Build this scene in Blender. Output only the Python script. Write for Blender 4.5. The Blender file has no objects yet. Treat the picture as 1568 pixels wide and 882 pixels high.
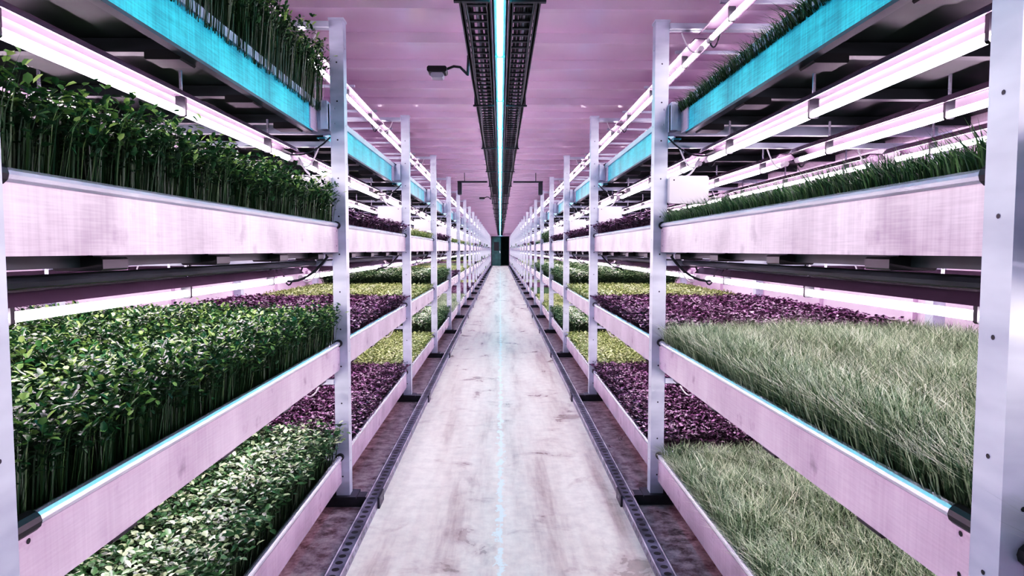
import bpy, bmesh, math, random
import numpy as np
from mathutils import Vector
random.seed(4)
S = bpy.context.scene
COL = S.collection

# ---------------------------------------------------------------- constants
H = 1.25
BAY = 2.21
Y0 = 0.955
TIERS = [0.26, 0.815, 1.38, 1.95]
NB = 23
YEND = Y0 + BAY*NB + 0.6
CEIL = 2.60
WX = 2.42
YB = -3.2

# ---------------------------------------------------------------- materials
def new_mat(name):
    m = bpy.data.materials.new(name); m.use_nodes = True
    nt = m.node_tree; b = nt.nodes['Principled BSDF']
    return m, nt, b

def mat_basic(name, col, rough=0.5, metal=0.0, var=0.15, scale=8, stretch=(1,1,1), bump=0.0, spec=0.5):
    m, nt, b = new_mat(name)
    tc = nt.nodes.new('ShaderNodeTexCoord')
    mp = nt.nodes.new('ShaderNodeMapping'); mp.inputs['Scale'].default_value = stretch
    nz = nt.nodes.new('ShaderNodeTexNoise'); nz.inputs['Scale'].default_value = scale
    nz.inputs['Detail'].default_value = 3
    rp = nt.nodes.new('ShaderNodeValToRGB')
    rp.color_ramp.elements[0].position = 0.3; rp.color_ramp.elements[1].position = 0.7
    rp.color_ramp.elements[0].color = (*[c*(1-var) for c in col], 1)
    rp.color_ramp.elements[1].color = (*[min(1, c*(1+var)) for c in col], 1)
    nt.links.new(tc.outputs['Object'], mp.inputs['Vector'])
    nt.links.new(mp.outputs[0], nz.inputs['Vector'])
    nt.links.new(nz.outputs['Fac'], rp.inputs['Fac'])
    nt.links.new(rp.outputs['Color'], b.inputs['Base Color'])
    b.inputs['Roughness'].default_value = rough
    b.inputs['Metallic'].default_value = metal
    b.inputs['Specular IOR Level'].default_value = spec
    if bump:
        bp = nt.nodes.new('ShaderNodeBump'); bp.inputs['Strength'].default_value = bump
        bp.inputs['Distance'].default_value = 0.01
        nt.links.new(nz.outputs['Fac'], bp.inputs['Height'])
        nt.links.new(bp.outputs[0], b.inputs['Normal'])
    return m

def mat_emit(name, col, strength):
    m, nt, b = new_mat(name)
    b.inputs['Base Color'].default_value = (*col, 1)
    b.inputs['Emission Color'].default_value = (*col, 1)
    b.inputs['Emission Strength'].default_value = strength
    return m

def mat_panel(name, col, stain=(0.30, 0.24, 0.29), rough=0.3, lo=0.8, hi=1.1, metal=0.3, weave=0.04, st=0.62):
    m, nt, b = new_mat(name)
    N, L = nt.nodes, nt.links
    tc = N.new('ShaderNodeTexCoord')
    mp = N.new('ShaderNodeMapping'); mp.inputs['Scale'].default_value = (1, 2.0, 1.5)
    n1 = N.new('ShaderNodeTexNoise'); n1.inputs['Scale'].default_value = 2.5; n1.inputs['Detail'].default_value = 5
    n2 = N.new('ShaderNodeTexNoise'); n2.inputs['Scale'].default_value = 12; n2.inputs['Detail'].default_value = 5
    mp3 = N.new('ShaderNodeMapping'); mp3.inputs['Scale'].default_value = (1, 3, 60)
    n3 = N.new('ShaderNodeTexNoise'); n3.inputs['Scale'].default_value = 4; n3.inputs['Detail'].default_value = 1
    mp4 = N.new('ShaderNodeMapping'); mp4.inputs['Scale'].default_value = (1, 60, 2)
    n4 = N.new('ShaderNodeTexNoise'); n4.inputs['Scale'].default_value = 2; n4.inputs['Detail'].default_value = 1
    r1 = N.new('ShaderNodeValToRGB')
    r1.color_ramp.elements[0].position = 0.32; r1.color_ramp.elements[1].position = 0.66
    r1.color_ramp.elements[0].color = (*[c*lo for c in col], 1); r1.color_ramp.elements[1].color = (*[min(1, c*hi) for c in col], 1)
    r2 = N.new('ShaderNodeValToRGB')
    r2.color_ramp.elements[0].position = st; r2.color_ramp.elements[1].position = st+.13
    r2.color_ramp.elements[0].color = (0, 0, 0, 1); r2.color_ramp.elements[1].color = (.7, .7, .7, 1)
    mx = N.new('ShaderNodeMix'); mx.data_type = 'RGBA'
    mx.inputs['B'].default_value = (*stain, 1)
    for a_, b_ in ((mp, n1), (mp3, n3), (mp4, n4)):
        L.new(tc.outputs['Object'], a_.inputs['Vector']); L.new(a_.outputs[0], b_.inputs['Vector'])
    L.new(tc.outputs['Object'], n2.inputs['Vector'])
    L.new(n1.outputs['Fac'], r1.inputs['Fac']); L.new(n2.outputs['Fac'], r2.inputs['Fac'])
    L.new(r2.outputs['Color'], mx.inputs['Factor']); L.new(r1.outputs['Color'], mx.inputs['A'])
    ad = N.new('ShaderNodeMath'); ad.operation = 'ADD'; L.new(n3.outputs['Fac'], ad.inputs[0]); L.new(n4.outputs['Fac'], ad.inputs[1])
    mr = N.new('ShaderNodeMapRange'); mr.inputs['From Min'].default_value = 0.7; mr.inputs['From Max'].default_value = 1.3
    mr.inputs['To Min'].default_value = 1-weave*2; mr.inputs['To Max'].default_value = 1+weave
    L.new(ad.outputs[0], mr.inputs['Value'])
    vm = N.new('ShaderNodeVectorMath'); vm.operation = 'SCALE'
    L.new(mx.outputs['Result'], vm.inputs[0]); L.new(mr.outputs[0], vm.inputs['Scale'])
    L.new(vm.outputs[0], b.inputs['Base Color'])
    b.inputs['Roughness'].default_value = rough
    b.inputs['Metallic'].default_value = metal
    return m

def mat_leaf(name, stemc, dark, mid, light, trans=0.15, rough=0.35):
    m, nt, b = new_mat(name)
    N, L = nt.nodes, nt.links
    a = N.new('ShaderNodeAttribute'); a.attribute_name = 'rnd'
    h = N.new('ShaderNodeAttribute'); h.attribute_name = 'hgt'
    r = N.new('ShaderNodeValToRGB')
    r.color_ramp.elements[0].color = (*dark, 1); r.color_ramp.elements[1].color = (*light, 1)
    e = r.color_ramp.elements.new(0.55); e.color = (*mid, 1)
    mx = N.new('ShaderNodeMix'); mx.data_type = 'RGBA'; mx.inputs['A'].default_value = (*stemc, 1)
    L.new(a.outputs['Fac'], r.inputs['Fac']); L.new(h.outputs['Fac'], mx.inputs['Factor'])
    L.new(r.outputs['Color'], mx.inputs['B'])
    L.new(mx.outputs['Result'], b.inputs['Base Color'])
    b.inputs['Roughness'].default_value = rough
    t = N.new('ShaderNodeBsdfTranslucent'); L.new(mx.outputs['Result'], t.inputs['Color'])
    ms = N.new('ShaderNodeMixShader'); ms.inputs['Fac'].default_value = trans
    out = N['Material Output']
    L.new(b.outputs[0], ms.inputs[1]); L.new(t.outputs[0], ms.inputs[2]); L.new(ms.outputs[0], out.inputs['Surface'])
    return m

M = {}
M['panel'] = mat_panel('lavender_white_panel', (0.64, 0.53, 0.63), rough=0.24, metal=0.4)
M['panelw'] = mat_panel('mottled_gutter_panel', (0.60, 0.49, 0.57), lo=0.60, hi=1.15, rough=0.30, metal=0.15, weave=.09, st=.58)
M['teal'] = mat_panel('panel_baked_cyan_light', (0.05, 0.58, 0.68), stain=(0.05, 0.32, 0.40), lo=.5, hi=1.2, weave=.2, metal=0.0)  # top-tier beam face: cyan light from the ceiling strip put into base colour
M['post'] = mat_basic('galvanised_post', (0.41, 0.46, 0.54), 0.34, 0.3, 0.16, 5, (1, 1, 3))
M['steel'] = mat_basic('rim_steel', (0.55, 0.57, 0.64), 0.25, 0.75, 0.1, 6)
M['black'] = mat_basic('black_plastic', (0.008, 0.010, 0.012), 0.4, 0, 0.2)
M['dark'] = mat_basic('dark_underside', (0.010, 0.022, 0.022), 0.45, 0.0, 0.5, 6)
M['darksteel'] = mat_basic('dark_crossbar_steel', (0.030, 0.040, 0.046), 0.4, 0.3, 0.3, 6)
M['soil'] = mat_basic('felt_soil', (0.02, 0.016, 0.014), 0.9, 0, 0.4, 30)
M['tube'] = mat_emit('grow_led_tube', (1.0, 0.80, 0.97), 33)
M['cyan'] = mat_emit('cyan_led_strip', (0.06, 0.74, 0.92), 22)
M['housing'] = mat_basic('lamp_housing', (0.17, 0.12, 0.17), 0.25, 0.3, 0.1, 5)
M['traychan'] = mat_basic('tray_channel', (0.35, 0.36, 0.40), 0.35, 0.3, 0.1, 5)
M['white'] = mat_basic('white_plastic_box', (0.62, 0.60, 0.64), 0.35, 0, 0.05)
M['cable'] = mat_basic('cable_black', (0.012, 0.018, 0.02), 0.45, 0, 0.3, 10)
M['ceil'] = mat_basic('ceiling_panel', (0.86, 0.69, 0.84), 0.18, 0.3, 0.08, 1.2)
M['wall'] = mat_basic('wall_panel', (0.55, 0.44, 0.55), 0.5, 0, 0.15, 1.5)
M['railm'] = mat_basic('floor_rail_steel', (0.20, 0.20, 0.25), 0.38, 0.4, 0.5, 12)
M['foot'] = mat_basic('rack_foot_steel', (0.05, 0.05, 0.065), 0.4, 0.4, 0.4, 12)
M['door'] = mat_basic('door_green', (0.03, 0.10, 0.09), 0.5, 0, 0.3, 3)

# floor
m, nt, b = new_mat('concrete_floor'); N, L = nt.nodes, nt.links
tc = N.new('ShaderNodeTexCoord'); sx = N.new('ShaderNodeSeparateXYZ'); L.new(tc.outputs['Object'], sx.inputs[0])
ab = N.new('ShaderNodeMath'); ab.operation = 'ABSOLUTE'; L.new(sx.outputs['X'], ab.inputs[0])
nA = N.new('ShaderNodeTexNoise'); nA.inputs['Scale'].default_value = 1.7; nA.inputs['Detail'].default_value = 7; nA.inputs['Roughness'].default_value = 0.62
mpA = N.new('ShaderNodeMapping'); mpA.inputs['Scale'].default_value = (3.0, 0.28, 1)
L.new(tc.outputs['Object'], mpA.inputs[0]); L.new(mpA.outputs[0], nA.inputs['Vector'])
nB = N.new('ShaderNodeTexNoise'); nB.inputs['Scale'].default_value = 14; nB.inputs['Detail'].default_value = 7; nB.inputs['Roughness'].default_value = 0.7
L.new(tc.outputs['Object'], nB.inputs['Vector'])
nC = N.new('ShaderNodeTexNoise'); nC.inputs['Scale'].default_value = 3.1; nC.inputs['Detail'].default_value = 7; nC.inputs['Roughness'].default_value = 0.6; nC.inputs['Distortion'].default_value = 0.6
L.new(tc.outputs['Object'], nC.inputs['Vector'])
rA = N.new('ShaderNodeValToRGB'); cr = rA.color_ramp
cr.elements[0].position = 0.34; cr.elements[0].color = (0.52, 0.45, 0.39, 1)
cr.elements[1].position = 0.60; cr.elements[1].color = (0.92, 0.90, 0.82, 1)
e = cr.elements.new(0.46); e.color = (0.80, 0.75, 0.68, 1)
L.new(nA.outputs['Fac'], rA.inputs['Fac'])
rB = N.new('ShaderNodeValToRGB'); cr = rB.color_ramp
cr.elements[0].position = 0.34; cr.elements[0].color = (0.55, 0.48, 0.45, 1)
cr.elements[1].position = 0.44; cr.elements[1].color = (1, 1, 1, 1)
L.new(nC.outputs['Fac'], rB.inputs['Fac'])
rD = N.new('ShaderNodeMapRange'); rD.inputs['From Min'].default_value = 0.3; rD.inputs['From Max'].default_value = 0.6
rD.inputs['To Min'].default_value = 0.82; rD.inputs['To Max'].default_value = 1.05; L.new(nB.outputs['Fac'], rD.inputs['Value'])
mu = N.new('ShaderNodeMix'); mu.data_type = 'RGBA'; mu.blend_type = 'MULTIPLY'; mu.inputs['Factor'].default_value = 0.7
L.new(rA.outputs['Color'], mu.inputs['A']); L.new(rB.outputs['Color'], mu.inputs['B'])
ms_ = N.new('ShaderNodeVectorMath'); ms_.operation = 'SCALE'; L.new(mu.outputs['Result'], ms_.inputs[0]); L.new(rD.outputs[0], ms_.inputs['Scale'])
gt = N.new('ShaderNodeMath'); gt.operation = 'GREATER_THAN'; gt.inputs[1].default_value = 0.63; L.new(ab.outputs[0], gt.inputs[0])
rC = N.new('ShaderNodeValToRGB'); cr = rC.color_ramp
cr.elements[0].position = 0.38; cr.elements[0].color = (0.20, 0.11, 0.12, 1)
cr.elements[1].position = 0.62; cr.elements[1].color = (0.60, 0.48, 0.50, 1)
L.new(nB.outputs['Fac'], rC.inputs['Fac'])
m1 = N.new('ShaderNodeMix'); m1.data_type = 'RGBA'
L.new(gt.outputs[0], m1.inputs['Factor']); L.new(ms_.outputs[0], m1.inputs['A']); L.new(rC.outputs['Color'], m1.inputs['B'])
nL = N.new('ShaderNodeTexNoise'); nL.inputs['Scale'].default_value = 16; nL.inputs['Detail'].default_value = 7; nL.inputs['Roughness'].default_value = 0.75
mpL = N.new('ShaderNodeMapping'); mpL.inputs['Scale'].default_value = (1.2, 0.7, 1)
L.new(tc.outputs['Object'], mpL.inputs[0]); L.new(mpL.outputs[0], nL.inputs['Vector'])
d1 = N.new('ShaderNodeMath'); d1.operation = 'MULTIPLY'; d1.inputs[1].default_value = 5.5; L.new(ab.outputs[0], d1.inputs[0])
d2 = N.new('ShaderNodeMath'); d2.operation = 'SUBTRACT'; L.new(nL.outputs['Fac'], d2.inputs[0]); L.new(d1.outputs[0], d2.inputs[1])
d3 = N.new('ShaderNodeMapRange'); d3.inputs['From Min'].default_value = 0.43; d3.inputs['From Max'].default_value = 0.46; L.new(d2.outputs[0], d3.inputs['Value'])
m2 = N.new('ShaderNodeMix'); m2.data_type = 'RGBA'; m2.inputs['B'].default_value = (0.84, 1.0, 1.0, 1)  # worn centre streak, with the cyan strip's reflected glints painted into its colour
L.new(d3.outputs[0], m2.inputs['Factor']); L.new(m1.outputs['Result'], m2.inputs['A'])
L.new(m2.outputs['Result'], b.inputs['Base Color'])
rr = N.new('ShaderNodeMapRange'); rr.inputs['To Min'].default_value = 0.15; rr.inputs['To Max'].default_value = 0.5
L.new(nC.outputs['Fac'], rr.inputs['Value']); L.new(rr.outputs[0], b.inputs['Roughness'])
bp = N.new('ShaderNodeBump'); bp.inputs['Strength'].default_value = 0.15; bp.inputs['Distance'].default_value = 0.01
L.new(nB.outputs['Fac'], bp.inputs['Height']); L.new(bp.outputs[0], b.inputs['Normal'])
M['floor'] = m

# ---------------------------------------------------------------- mesh builder
class MB:
    def __init__(s): s.v = []; s.f = []; s.m = []; s.mats = []
    def mi(s, k):
        if k not in s.mats: s.mats.append(k)
        return s.mats.index(k)
    def add(s, vs, fs, k):
        o = len(s.v); i = s.mi(k); s.v += vs
        for f in fs: s.f.append([a+o for a in f]); s.m.append(i)
    def box(s, x0, x1, y0, y1, z0, z1, k, bev=0.0):
        if bev:
            c = bev
            prof = [(x0+c, z0), (x1-c, z0), (x1, z0+c), (x1, z1-c), (x1-c, z1), (x0+c, z1), (x0, z1-c), (x0, z0+c)]
            return s.prism(prof, 'y', y0, y1, k)
        s.prism([(x0, z0), (x1, z0), (x1, z1), (x0, z1)], 'y', y0, y1, k)
    def prism(s, prof, ax, a0, a1, k):
        n = len(prof)
        if ax == 'y': g = lambda p, a: (p[0], a, p[1])
        elif ax == 'z': g = lambda p, a: (p[0], p[1], a)
        else: g = lambda p, a: (a, p[0], p[1])
        vs = [g(p, a0) for p in prof]+[g(p, a1) for p in prof]
        fs = [[i, (i+1) % n, n+(i+1) % n, n+i] for i in range(n)]
        fs += [list(range(n))[::-1], list(range(n, 2*n))]
        s.add(vs, fs, k)
    def sweep(s, pts, r, k, n=6):
        pts = [Vector(p) for p in pts]; vs = []; fs = []
        up = Vector((0, 0, 1))
        for i, p in enumerate(pts):
            t = (pts[min(i+1, len(pts)-1)]-pts[max(i-1, 0)]).normalized()
            u = up if abs(t.dot(up)) < 0.95 else Vector((1, 0, 0))
            a = t.cross(u).normalized(); bb = a.cross(t)
            for j in range(n):
                q = 2*math.pi*j/n
                vs.append(tuple(p+a*math.cos(q)*r+bb*math.sin(q)*r))
        for i in range(len(pts)-1):
            for j in range(n):
                fs.append([i*n+j, i*n+(j+1) % n, (i+1)*n+(j+1) % n, (i+1)*n+j])
        fs.append(list(range(n))[::-1]); fs.append([(len(pts)-1)*n+j for j in range(n)])
        s.add(vs, fs, k)
    def disc(s, c, ax, r, k, n=8):
        vs = []
        for j in range(n):
            q = 2*math.pi*j/n; a, b_ = r*math.cos(q), r*math.sin(q)
            if ax == 'x': vs.append((c[0], c[1]+a, c[2]+b_))
            elif ax == 'y': vs.append((c[0]+a, c[1], c[2]+b_))
            else: vs.append((c[0]+a, c[1]+b_, c[2]))
        s.add(vs, [list(range(n))], k)
    def mesh(s, name, smooth=False):
        me = bpy.data.meshes.new(name); me.from_pydata(s.v, [], s.f)
        for k in s.mats: me.materials.append(M[k])
        me.polygons.foreach_set('material_index', s.m)
        bm = bmesh.new(); bm.from_mesh(me); bmesh.ops.recalc_face_normals(bm, faces=bm.faces); bm.to_mesh(me); bm.free()
        me.update(); return me

def obj(name, me, loc=(0, 0, 0), sx=1, parent=None):
    o = bpy.data.objects.new(name, me); o.location = loc; o.scale = (sx, 1, 1)
    COL.objects.link(o)
    if parent: o.parent = parent
    return o

# ---------------------------------------------------------------- rack mesh
def arc(p0, p1, sag, n=8):
    p0 = Vector(p0); p1 = Vector(p1)
    return [tuple(p0.lerp(p1, i/n)+Vector((0, 0, -sag*4*(i/n)*(1-i/n)))) for i in range(n+1)]

def build_rack(fine=True):
    b = MB()
    XO0, XO1 = 0.735, 0.80
    t = 0.004
    prof = [(XO1, -0.03), (XO0, -0.03), (XO0, 0.03), (XO1, 0.03), (XO1, 0.03-t), (XO0+t, 0.03-t), (XO0+t, -0.03+t), (XO1, -0.03+t)]
    b.prism(prof, 'z', 0.05, 2.33, 'post')
    b.prism([(2.17, -0.03), (2.11, -0.03), (2.11, 0.03), (2.17, 0.03)], 'z', 0.0, 2.33, 'post')
    b.box(XO0-.004, XO1+.004, -0.034, 0.034, 2.325, 2.335, 'post')
    z = 0.15
    while z < 2.3 and fine:
        b.disc(((XO0+XO1)/2, -0.0306, z), 'y', 0.004, 'black')
        b.disc((XO0-0.0006, 0.0, z+.07), 'x', 0.004, 'black')
        z += 0.18
    b.box(0.655, 0.98, -0.035, 0.035, 0.0, 0.05, 'foot', 0.004)
    b.box(0.70, 0.84, -0.055, 0.055, 0.045, 0.056, 'foot')
    b.box(0.98, 2.17, -0.02, 0.02, 0.01, 0.04, 'foot')
    b.box(XO1, 2.11, -0.010, 0.010, 2.29, 2.31, 'post')
    y0, y1 = 0.031, BAY-0.031
    for ti, zt in enumerate(TIERS):
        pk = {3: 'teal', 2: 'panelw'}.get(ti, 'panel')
        dx = 0.085 if ti == 3 else 0.0
        ys = y0+(0.04 if ti == 1 else 0.0)
        if ti == 3: ys = y0+0.05
        ye = y1-(0.10 if ti == 3 else 0)
        hb = 0.155 if ti == 3 else 0.14
        prof = [(0.772+dx, zt-hb), (0.81+dx, zt-hb), (0.81+dx, zt-hb+.006), (0.78+dx, zt-hb+.006), (0.78+dx, zt-0.012), (0.772+dx, zt-0.012)]
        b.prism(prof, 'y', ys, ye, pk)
        if ti == 3:
            b.box(0.765+dx, 0.7719+dx, ys-.03, ys+0.05, zt-0.15, zt-.01, 'panel')
            b.box(0.765+dx, 0.7719+dx, ye-0.05, ye+.06, zt-0.15, zt-.01, 'panel')
            b.box(0.771+dx, 0.80+dx, ys, ye, zt-hb-.010, zt-hb, 'darksteel')
            b.box(0.762+dx, 0.7719+dx, ys, y1, zt-.040, zt-.010, 'post')
            b.box(0.800, 0.865, y1-0.04, y1-0.02, zt-.14, zt-.02, 'post')
        rim = [(0.777+dx+0.014*math.cos(a), zt-0.012+0.013*math.sin(a)) for a in [i*math.pi/6 for i in range(12)]]
        b.prism(rim, 'y', ys+0.03, y1-0.01, 'steel')
        cap = [(0.777+dx+0.019*math.cos(a), zt-0.012+0.018*math.sin(a)) for a in [i*math.pi/6 for i in range(12)]]
        b.prism(cap, 'y', ys-0.012, ys+0.045, 'black')
        b.prism(cap, 'y', y1-0.02, y1-0.002, 'black')
        if fine:
            for yy in (ys+0.03, y1-0.03):
                for dz in (0.04, 0.11):
                    b.disc((0.7715, yy, zt-dz), 'x', 0.005, 'black')
        b.box(0.80, 0.83, y0-0.02, y0+0.06, zt-0.14, zt-0.01, 'post')
        b.box(0.80, 0.83, y1-0.06, y1+0.02, zt-0.14, zt-0.01, 'post')
        b.box(0.782+dx, 2.10, y0+0.005, y1-0.005, zt-0.075, zt-0.055, 'soil')
        b.box(0.81+dx, 2.10, y0+0.005, y1-0.005, zt-0.105, zt-0.076, 'dark')
        b.box(0.785+dx, 2.10, y0, y0+0.012, zt-0.10, zt-0.015, 'post')
        b.box(0.785+dx, 2.10, y1-0.012, y1, zt-0.10, zt-0.015, 'post')
        b.box(2.10, 2.11, y0, y1, zt-0.14, zt+0.01, 'panel')
        b.box(0.80, 2.11, -0.018, 0.018, zt-0.15, zt-0.11, 'post')
        if ti < 3: b.box(0.845, 0.853, y0+.01, y1-.01, zt-0.165, zt-0.105, 'dark')
        for yy in (0.42, 0.95, 1.48, 1.98):
            b.box(0.835+dx, 2.10, yy-0.02, yy+0.02, zt-0.145, zt-0.107, 'darksteel')
            b.box(0.80+dx, 0.90+dx, yy-0.045, yy+0.045, zt-0.172, zt-0.145, 'black', 0.004)
        if fine:
            for xx in (1.2, 1.65):
                b.box(xx-0.03, xx+0.03, y0, y1, zt-0.155, zt-0.145, 'dark')
            if ti < 3:
                b.sweep([(0.885, y0, zt-0.19), (0.885, y1, zt-0.19)], 0.013, 'traychan' if ti == 1 else 'darksteel', 8)
    for li, zl in enumerate([TIERS[1]-0.27, TIERS[2]-0.265, TIERS[3]-0.275, 2.23]):
        for xi, xx in enumerate((0.98, 1.41, 1.86) if fine else (0.98, 1.6)):
            ya, yb = 0.10, BAY-0.10
            b.sweep([(xx, ya, zl), (xx, yb, zl)], 0.0115 if fine else 0.014, 'tube', 6 if fine else 4)
            for (a, c) in ((ya-0.045, ya+0.004), (yb-0.004, yb+0.045)):
                b.sweep([(xx, a, zl), (xx, c, zl)], 0.014, 'white', 6)
            wv = 0.055
            prof = [(xx-wv, zl+0.026), (xx-0.03, zl+0.052), (xx+0.03, zl+0.052), (xx+wv, zl+0.026), (xx+wv-.005, zl+0.026), (xx+0.027, zl+0.047), (xx-0.027, zl+0.047), (xx-wv+.005, zl+0.026)]
            b.prism(prof, 'y', ya-0.03, yb+0.03, 'housing')
            if not fine: continue
            for yy in (0.35, 1.1, 1.85):
                b.box(xx-0.015, xx+0.015, yy-0.006, yy+0.006, zl-0.015, zl+0.049, 'black', 0.004)
                top = (TIERS[li+1]-0.15) if li < 3 else 2.30
                b.box(xx-0.004, xx+0.004, yy-0.003, yy+0.003, zl+0.047, top, 'steel')
            b.sweep(arc((xx, ya-0.04, zl), (xx-0.10, 0.05, zl+0.07), 0.05), 0.004, 'white', 5)
            b.sweep(arc((xx, yb+0.04, zl), (xx+0.06, BAY-0.05, zl+0.07), 0.06), 0.004, 'cable', 5)
        if li == 3:
            for yy in (0.35, 1.1, 1.85):
                b.box(0.93, 2.11, yy-0.008, yy+0.008, 2.29, 2.305, 'post')
            b.box(2.08, 2.11, y0, y1, 2.28, 2.32, 'post')
        b.box(0.80, 2.10, -0.045, -0.02, zl+0.06, zl+0.085, 'post')
    b.box(0.80, 0.985, -0.075, -0.03, 1.47, 1.60, 'white', 0.008)
    if fine:
        b.disc((0.82, -0.0755, 1.58), 'y', 0.004, 'black'); b.disc((0.965, -0.0755, 1.49), 'y', 0.004, 'black')
        b.sweep(arc((0.89, -0.05, 1.47), (0.98, 0.05, 1.14), 0.06), 0.005, 'cable', 6)
        b.sweep(arc((0.86, -0.05, 1.60), (0.98, 0.06, 1.70), 0.03), 0.005, 'white', 6)
        b.sweep(arc((0.80, -0.04, 1.78), (1.0, -0.2, 1.70), 0.05), 0.004, 'cable', 6)
        b.sweep(arc((0.82, -0.04, 1.22), (1.0, -0.2, 1.12), 0.05), 0.006, 'cable', 6)
    return b.mesh('grow_rack_mesh')

rack = build_rack(True); rack_far = build_rack(False)

# ---------------------------------------------------------------- crops
W_, L_ = 1.29, 2.10
def tri_mesh(name, V, F, rnd, hgt, mat):
    me = bpy.data.meshes.new(name)
    me.vertices.add(len(V)); me.vertices.foreach_set('co', V.astype(np.float32).ravel())
    me.loops.add(F.size); me.loops.foreach_set('vertex_index', F.astype(np.int32).ravel())
    me.polygons.add(len(F)); me.polygons.foreach_set('loop_start', np.arange(0, F.size, 3, dtype=np.int32))
    me.update(calc_edges=True)
    a = me.attributes.new('rnd', 'FLOAT', 'POINT'); a.data.foreach_set('value', rnd.astype(np.float32))
    a = me.attributes.new('hgt', 'FLOAT', 'POINT'); a.data.foreach_set('value', hgt.astype(np.float32))
    me.materials.append(mat)
    return me

def lowf(x, y, s):
    return (np.sin(x*9+s)+np.sin(y*7+1.3*s)+np.sin((x+y)*15+2*s)+np.sin((x-y)*23+s))/4

def blades(rg, n, hh, w, lean, pw=1.0, var=.3, outlean=0.0, lf=0.10, clump=0.0):
    x = rg.random(n)*W_; y = rg.random(n)*L_
    h = hh*(1-var+var*1.3*rg.random(n))*(1+lf*lowf(x, y, 3))
    az = rg.random(n)*2*np.pi
    if clump:
        az = az*(1-clump)+clump*(np.pi*2*lowf(x*2.3, y*2.3, 7)+2)
    ln = h*(lean*(0.2+rg.random(n)))
    dx, dy = np.cos(az), np.sin(az)
    ed = np.clip(1-x/0.08, 0, 1)*outlean
    sxx, syy = -dy, dx
    ww = w*(0.7+0.6*rg.random(n))
    V = np.zeros((n, 5, 3))
    base = np.stack([x, y, np.zeros(n)], 1)
    side = np.stack([sxx*ww/2, syy*ww/2, np.zeros(n)], 1)
    mid = base+np.stack([dx*ln*.3-ed*.4, dy*ln*.3, h*.65], 1)
    tip = base+np.stack([dx*ln-ed, dy*ln, h*(1-.25*rg.random(n)*lean)], 1)
    V[:, 0] = base-side; V[:, 1] = base+side; V[:, 2] = mid-side*.85; V[:, 3] = mid+side*.85; V[:, 4] = tip
    V[:, :, 1] = np.clip(V[:, :, 1], 0.0, L_)
    F = np.array([[0, 1, 3], [0, 3, 2], [2, 3, 4]])[None]+(np.arange(n)*5)[:, None, None]
    r = np.repeat(rg.random(n)[:, None], 5, 1)
    g = np.tile(np.array([0, 0, .8, .8, 1.]), (n, 1))
    return V.reshape(-1, 3), F.reshape(-1, 3), r.ravel(), g.ravel(), tip, h

def leaves(rg, c, ln, wd, upmin, upmax, rscale=1.0):
    n = len(c)
    az = rg.random(n)*2*np.pi; el = upmin+(upmax-upmin)*rg.random(n)
    d = np.stack([np.cos(az)*np.cos(el), np.sin(az)*np.cos(el), np.sin(el)], 1)
    s = np.stack([-np.sin(az), np.cos(az), (rg.random(n)-.5)*.9], 1)
    s /= np.linalg.norm(s, axis=1)[:, None]
    u = np.cross(d, s)
    L1 = (ln*(0.6+0.7*rg.random(n)))[:, None]; W1 = (wd*(0.6+0.7*rg.random(n)))[:, None]
    f = 0.25
    V = np.zeros((n, 6, 3))
    V[:, 0] = c
    V[:, 1] = c+d*L1*.3+s*W1*.5+u*W1*f*.5; V[:, 2] = c+d*L1*.72+s*W1*.45+u*W1*f*.4
    V[:, 3] = c+d*L1-u*L1*.12
    V[:, 4] = c+d*L1*.72-s*W1*.45+u*W1*f*.4; V[:, 5] = c+d*L1*.3-s*W1*.5+u*W1*f*.5
    V[:, :, 1] = np.clip(V[:, :, 1], -0.02, L_+0.02)
    F = np.array([[0, 1, 2], [0, 2, 3], [0, 3, 4], [0, 4, 5]])[None]+(np.arange(n)*6)[:, None, None]
    r = np.repeat(rg.random(n)[:, None], 6, 1); g = np.ones((n, 6))
    return V.reshape(-1, 3), F.reshape(-1, 3), r.ravel(), g.ravel()

def join(parts):
    Vs, Fs, rs, gs = [], [], [], []; o = 0
    for V, F, r, g in parts:
        Vs.append(V); Fs.append(F+o); rs.append(r); gs.append(g); o += len(V)
    return np.concatenate(Vs), np.concatenate(Fs), np.concatenate(rs), np.concatenate(gs)

def leafy(seed, n, hh, stem_w, nl, ln, wd, spread, zlo, up=(-.3, .7), lean=.35, outlean=.03, var=.3, lf=.1):
    rg = np.random.default_rng(seed)
    V, F, r, g, tip, h = blades(rg, n, hh, stem_w, lean, var=var, outlean=outlean, lf=lf)
    g = g*0.25
    base = V.reshape(n, 5, 3)[:, :2].mean(1); mid = V.reshape(n, 5, 3)[:, 2:4].mean(1)
    parts = [(V, F, r, g)]
    for i in range(nl):
        t = zlo+(1-zlo)*rg.random(n)**0.6
        c = mid+(tip-mid)*((t-.6)/.4)[:, None]
        low = t < .6
        c[low] = (base+(mid-base)*(t/.6)[:, None])[low]
        lv = leaves(rg, c, ln, wd, up[0], up[1])
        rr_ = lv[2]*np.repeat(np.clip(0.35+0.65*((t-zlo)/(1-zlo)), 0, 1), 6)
        parts.append((lv[0], lv[1], rr_, lv[3]))
    return join(parts)

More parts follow.
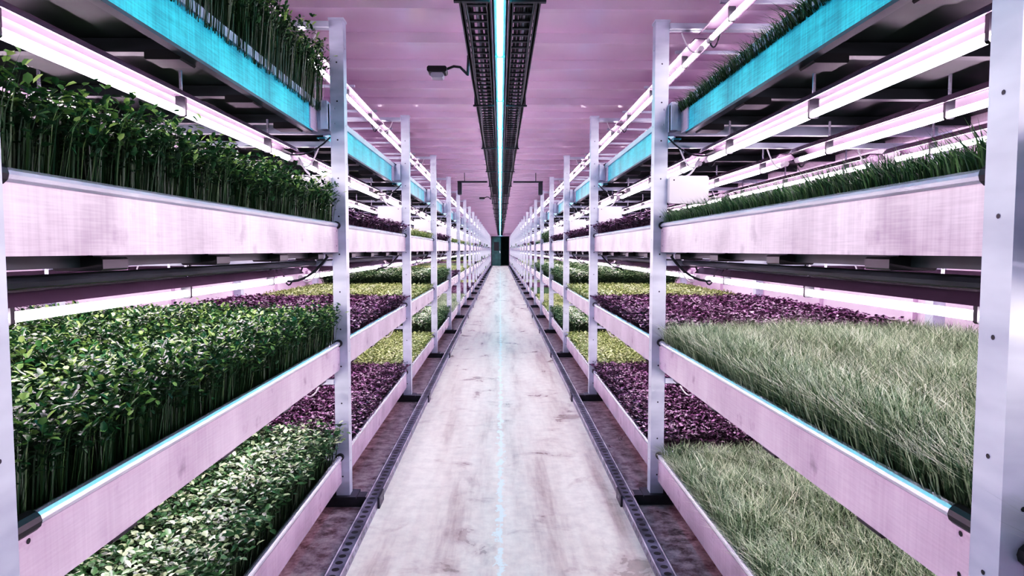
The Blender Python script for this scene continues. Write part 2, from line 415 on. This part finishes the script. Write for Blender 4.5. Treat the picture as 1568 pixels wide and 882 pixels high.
ML = {}
ML['pea'] = mat_leaf('pea_shoot_leaf', (0.015, 0.055, 0.018), (0.006, 0.036, 0.014), (0.028, 0.115, 0.035), (0.36, 0.55, 0.17))
ML['grassd'] = mat_leaf('dark_grass_leaf', (0.02, 0.06, 0.02), (0.010, 0.05, 0.020), (0.035, 0.12, 0.045), (0.18, 0.32, 0.13))
ML['grassl'] = mat_leaf('pale_grass_leaf', (0.025, 0.065, 0.025), (0.035, 0.09, 0.045), (0.17, 0.27, 0.14), (0.62, 0.72, 0.50))
ML['purple'] = mat_leaf('purple_radish_leaf', (0.05, 0.02, 0.045), (0.012, 0.004, 0.014), (0.07, 0.024, 0.06), (0.42, 0.25, 0.40))
ML['lime'] = mat_leaf('lime_cress_leaf', (0.12, 0.17, 0.05), (0.11, 0.18, 0.05), (0.28, 0.37, 0.13), (0.58, 0.66, 0.30))
ML['cress'] = mat_leaf('cress_leaf', (0.02, 0.05, 0.02), (0.016, 0.06, 0.025), (0.08, 0.18, 0.07), (0.58, 0.70, 0.42))

CR = {}
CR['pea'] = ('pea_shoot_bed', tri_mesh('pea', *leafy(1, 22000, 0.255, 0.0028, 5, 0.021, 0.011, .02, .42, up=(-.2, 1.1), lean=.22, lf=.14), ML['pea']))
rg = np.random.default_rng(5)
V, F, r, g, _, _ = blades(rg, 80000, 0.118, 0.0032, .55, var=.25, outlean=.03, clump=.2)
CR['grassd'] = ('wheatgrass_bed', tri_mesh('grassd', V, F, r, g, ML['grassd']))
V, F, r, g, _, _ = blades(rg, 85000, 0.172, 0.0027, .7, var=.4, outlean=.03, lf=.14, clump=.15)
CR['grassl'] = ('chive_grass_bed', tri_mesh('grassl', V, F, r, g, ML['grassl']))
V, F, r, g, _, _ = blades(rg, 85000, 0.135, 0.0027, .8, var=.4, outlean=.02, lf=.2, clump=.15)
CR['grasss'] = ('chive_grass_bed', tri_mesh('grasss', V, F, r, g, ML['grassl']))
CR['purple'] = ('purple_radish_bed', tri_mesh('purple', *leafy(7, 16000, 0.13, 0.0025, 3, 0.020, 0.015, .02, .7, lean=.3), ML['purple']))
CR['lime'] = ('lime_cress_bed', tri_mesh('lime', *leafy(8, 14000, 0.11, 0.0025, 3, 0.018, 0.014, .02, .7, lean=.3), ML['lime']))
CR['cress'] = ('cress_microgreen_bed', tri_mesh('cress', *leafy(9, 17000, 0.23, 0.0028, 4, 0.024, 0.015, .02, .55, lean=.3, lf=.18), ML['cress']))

plan = {
    (0, -1): ['cress', 'pea', 'pea', 'pea'], (0, 1): ['grasss', 'grassl', 'grassd', None],
    (1, -1): ['cress', 'pea', 'pea', 'pea'], (1, 1): ['grasss', 'grassl', 'grassd', 'grassd'],
    (2, -1): ['purple', 'purple', 'purple', None], (2, 1): ['purple', 'purple', 'purple', None],
    (3, -1): ['lime', 'lime', 'lime', None], (3, 1): ['lime', 'lime', 'purple', None],
    (4, -1): ['cress', 'cress', 'purple', None], (4, 1): ['cress', 'cress', 'purple', None],
}
kinds = ['lime', 'grasss', 'purple', 'cress', 'grassd', 'lime']
for i in range(0, NB+1):
    for side in (-1, 1):
        y = Y0+(i-1)*BAY
        obj('grow_rack', rack if i < 7 else rack_far, (0, y, 0), side)
        p = plan.get((i, side))
        if p is None:
            p = [random.choice(kinds) for _ in range(3)]+[None]
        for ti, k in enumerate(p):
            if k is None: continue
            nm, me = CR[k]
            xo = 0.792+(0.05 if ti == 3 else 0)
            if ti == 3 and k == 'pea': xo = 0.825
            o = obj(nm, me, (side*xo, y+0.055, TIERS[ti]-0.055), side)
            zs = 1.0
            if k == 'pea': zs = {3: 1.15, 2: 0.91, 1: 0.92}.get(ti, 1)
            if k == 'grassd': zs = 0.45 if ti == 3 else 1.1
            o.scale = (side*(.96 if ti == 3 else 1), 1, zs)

for side in (-1, 1):
    b = MB()
    ya, yb = YB+.1, YEND-0.4
    prof = [(0.595, 0.0), (0.66, 0.0), (0.66, 0.036), (0.656, 0.040), (0.652, 0.036), (0.603, 0.036), (0.599, 0.040), (0.595, 0.036)]
    b.prism(prof, 'y', ya, yb, 'railm')
    yy = 1.0
    while yy < 14:
        b.disc((0.628, yy, 0.0366), 'z', 0.015, 'black', 10)
        b.disc((0.5944, yy+0.03, 0.018), 'x', 0.007, 'black', 6)
        yy += 0.055
    for k in range(-1, NB):
        yy = Y0+k*BAY
        b.box(0.585, 0.5949, yy-0.06, yy+0.06, 0.0, 0.055, 'foot')
        b.disc((0.5845, yy, 0.03), 'x', 0.008, 'steel')
    obj('floor_rail', b.mesh('rail'), (0, 0, 0), side)

# ---------------------------------------------------------------- room shell
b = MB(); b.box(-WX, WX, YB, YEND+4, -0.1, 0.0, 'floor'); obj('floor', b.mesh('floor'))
b = MB()
prof = []; y = -5.0; P = 0.58
while y < YEND+4:
    prof += [(y, CEIL), (y+P-0.13, CEIL), (y+P-0.11, CEIL-0.055), (y+P-0.05, CEIL-0.055), (y+P-0.03, CEIL), ]
    y += P
n = len(prof); vs = []; fs = []
for p in prof: vs += [(-WX, p[0], p[1]), (WX, p[0], p[1])]
for i in range(n-1): fs.append([2*i, 2*i+1, 2*i+3, 2*i+2])
b.add(vs, fs, 'ceil'); b.box(-WX, WX, YB, YEND+4, CEIL+0.02, CEIL+0.1, 'ceil')
obj('ceiling', b.mesh('ceiling'))
for nm, x0, x1 in (('wall_left', -WX-0.1, -WX), ('wall_right', WX, WX+0.1)):
    b = MB(); b.box(x0, x1, YB, YEND+4, -0.1, CEIL+0.1, 'wall')
    xin = x1 if x0 < 0 else x0
    yy = YB+.3
    while yy < YEND:
        s_ = 1 if x0 < 0 else -1
        b.box(min(xin, xin+s_*0.03), max(xin, xin+s_*0.03), yy, yy+0.08, 0, CEIL, 'wall'); yy += 1.105
    obj(nm, b.mesh(nm))
b = MB(); b.box(-WX, WX, YB-.1, YB, -0.1, CEIL+0.1, 'wall'); obj('wall_back', b.mesh('wall_back'))
b = MB()
DW, DH = 0.72, 2.35
b.box(-WX, -DW, YEND, YEND+0.15, 0, CEIL, 'wall'); b.box(DW, WX, YEND, YEND+0.15, 0, CEIL, 'wall')
b.box(-DW, DW, YEND, YEND+0.15, DH, CEIL, 'wall')
obj('wall_front', b.mesh('wall_front'))
b = MB(); b.box(-WX, WX, YEND+3.9, YEND+4.0, -0.1, CEIL+.1, 'door'); obj('wall_corridor', b.mesh('wc'))
b = MB()
b.box(-DW, -DW+0.06, YEND-0.02, YEND+0.16, 0, DH, 'darksteel'); b.box(DW-0.06, DW, YEND-0.02, YEND+0.16, 0, DH, 'darksteel')
b.box(-DW+0.06, DW-0.06, YEND-0.02, YEND+0.16, DH-0.06, DH, 'darksteel')
b.box(-DW+0.06, 0.05, YEND+0.02, YEND+0.07, 0.01, DH-0.06, 'door', .01)
b.box(-0.5, -0.1, YEND+0.01, YEND+0.02, 1.2, 1.9, 'black'); b.sweep([(-0.02, YEND, 1.0), (-0.02, YEND, 1.2)], .015, 'steel')
obj('door_1', b.mesh('door_1'))

# ---------------------------------------------------------------- ceiling cable tray + cyan strip
b = MB()
ya, yb = YB+.1, YEND-0.05
for s_ in (-1, 1):
    for xx in (0.055, 0.185):
        x = s_*xx
        b.box(x-0.004, x+0.004, ya, yb, 2.43, 2.49, 'darksteel')
        b.box(x-0.012, x+0.012, ya, yb, 2.43, 2.434, 'darksteel')
    y = 0.5
    while y < yb:
        b.box(min(s_*0.055, s_*0.185), max(s_*0.055, s_*0.185), y-0.012, y+0.012, 2.434, 2.442, 'darksteel')
        y += 0.11 if y < 14 else 0.33
    for ci in range(5):
        x0 = s_*(0.078+ci*0.021); pts = []; ph = random.random()*6
        y = ya
        while y < yb:
            pts.append((x0+0.007*math.sin(y*1.7+ph), y, 2.455+0.006*math.sin(y*2.3+ph*2))); y += 0.4
        b.sweep(pts, 0.009, 'cable' if ci != 2 else 'traychan', 6)
    pts = []; y = ya; k = 0
    while y < yb:
        pts.append((s_*(0.165+0.006*math.sin(y*3)), y, 2.425-0.012*abs(math.sin(y*1.4)))); y += 0.25
    b.sweep(pts, 0.007, 'cable', 6)
for k in range(0, 24):
    y = 0.9+k*BAY
    for s_ in (-1, 1):
        b.box(s_*0.2-0.006, s_*0.2+0.006, y-0.006, y+0.006, 2.41, CEIL, 'darksteel')
        b.box(min(s_*.05, s_*.215), max(s_*.05, s_*.215), y-0.012, y+0.012, 2.40, 2.412, 'darksteel')
obj('cable_tray', b.mesh('cable_tray'))
b = MB()
prof = [(-0.03, 2.45), (0.03, 2.45), (0.042, 2.49), (-0.042, 2.49)]
b.prism(prof, 'y', ya, yb, 'traychan')
prof = [(0.017*math.cos(a), 2.449+0.012*math.sin(a)) for a in [math.pi+i*math.pi/4 for i in range(5)]]
b.prism(prof, 'y', ya, yb, 'cyan')
k = 0
while 0.5+k*1.2 < 40:
    y = 0.5+k*1.2
    b.box(-0.03, 0.03, y-.004, y+.004, 2.434, 2.452, 'traychan'); k += 1
obj('ceiling_led_strip', b.mesh('led_strip'))

def sensor(x, y, z, name):
    b = MB()
    b.box(-0.07, 0.05, -0.05, 0.05, 0.0, 0.035, 'black', 0.008)
    b.box(-0.05, 0.03, -0.035, 0.035, -0.03, 0.0, 'traychan', 0.008)
    b.sweep([(0.04, 0, 0.025), (0.09, 0, 0.045), (0.13, 0, 0.04), (0.16, 0, 0.01), (0.175, 0, -.01), (0.18, 0, 0.11)], 0.008, 'cable', 8)
    obj(name, b.mesh(name), (x, y, z))
sensor(-0.375, 4.1, 2.335, 'ceiling_sensor'); sensor(-0.375, 14.0, 2.335, 'ceiling_sensor')
b = MB()
for s_ in (-1, 1):
    b.box(min(s_*.22, s_*.72), max(s_*.22, s_*.72), -.02, .02, 2.385, 2.41, 'darksteel')
    b.box(s_*0.68-.035, s_*0.68+.035, -.05, .05, 2.18, 2.385, 'darksteel', .01)
    b.box(s_*0.60-.006, s_*0.60+.006, -.006, .006, 2.41, CEIL-.05, 'darksteel')
obj('ceiling_crossbar', b.mesh('cb'), (0, 11.1, 0))

# ---------------------------------------------------------------- world / camera
w = bpy.data.worlds.new('world'); S.world = w; w.use_nodes = True
w.node_tree.nodes['Background'].inputs[0].default_value = (0.5, 0.4, 0.5, 1)
w.node_tree.nodes['Background'].inputs[1].default_value = 0.2
vs_ = S.view_settings
vs_.view_transform = 'Standard'
vs_.look = 'None'
vs_.exposure = 0.2
try:
    vs_.use_curve_mapping = True
    c = vs_.curve_mapping.curves[3]
    c.points.new(0.04, 0.020); c.points.new(0.18, 0.18); c.points.new(0.5, 0.60)
    vs_.curve_mapping.update()
except Exception as ex:
    print('curve', ex)
cam = bpy.data.cameras.new('camera'); co = bpy.data.objects.new('camera', cam); COL.objects.link(co)
cam.sensor_width = 36; cam.lens = 1000/1568*36; cam.clip_start = 0.02; cam.clip_end = 200
co.location = (0, 0, H)
co.rotation_euler = (math.radians(90-3.32), 0, math.radians(-1.03))
S.camera = co
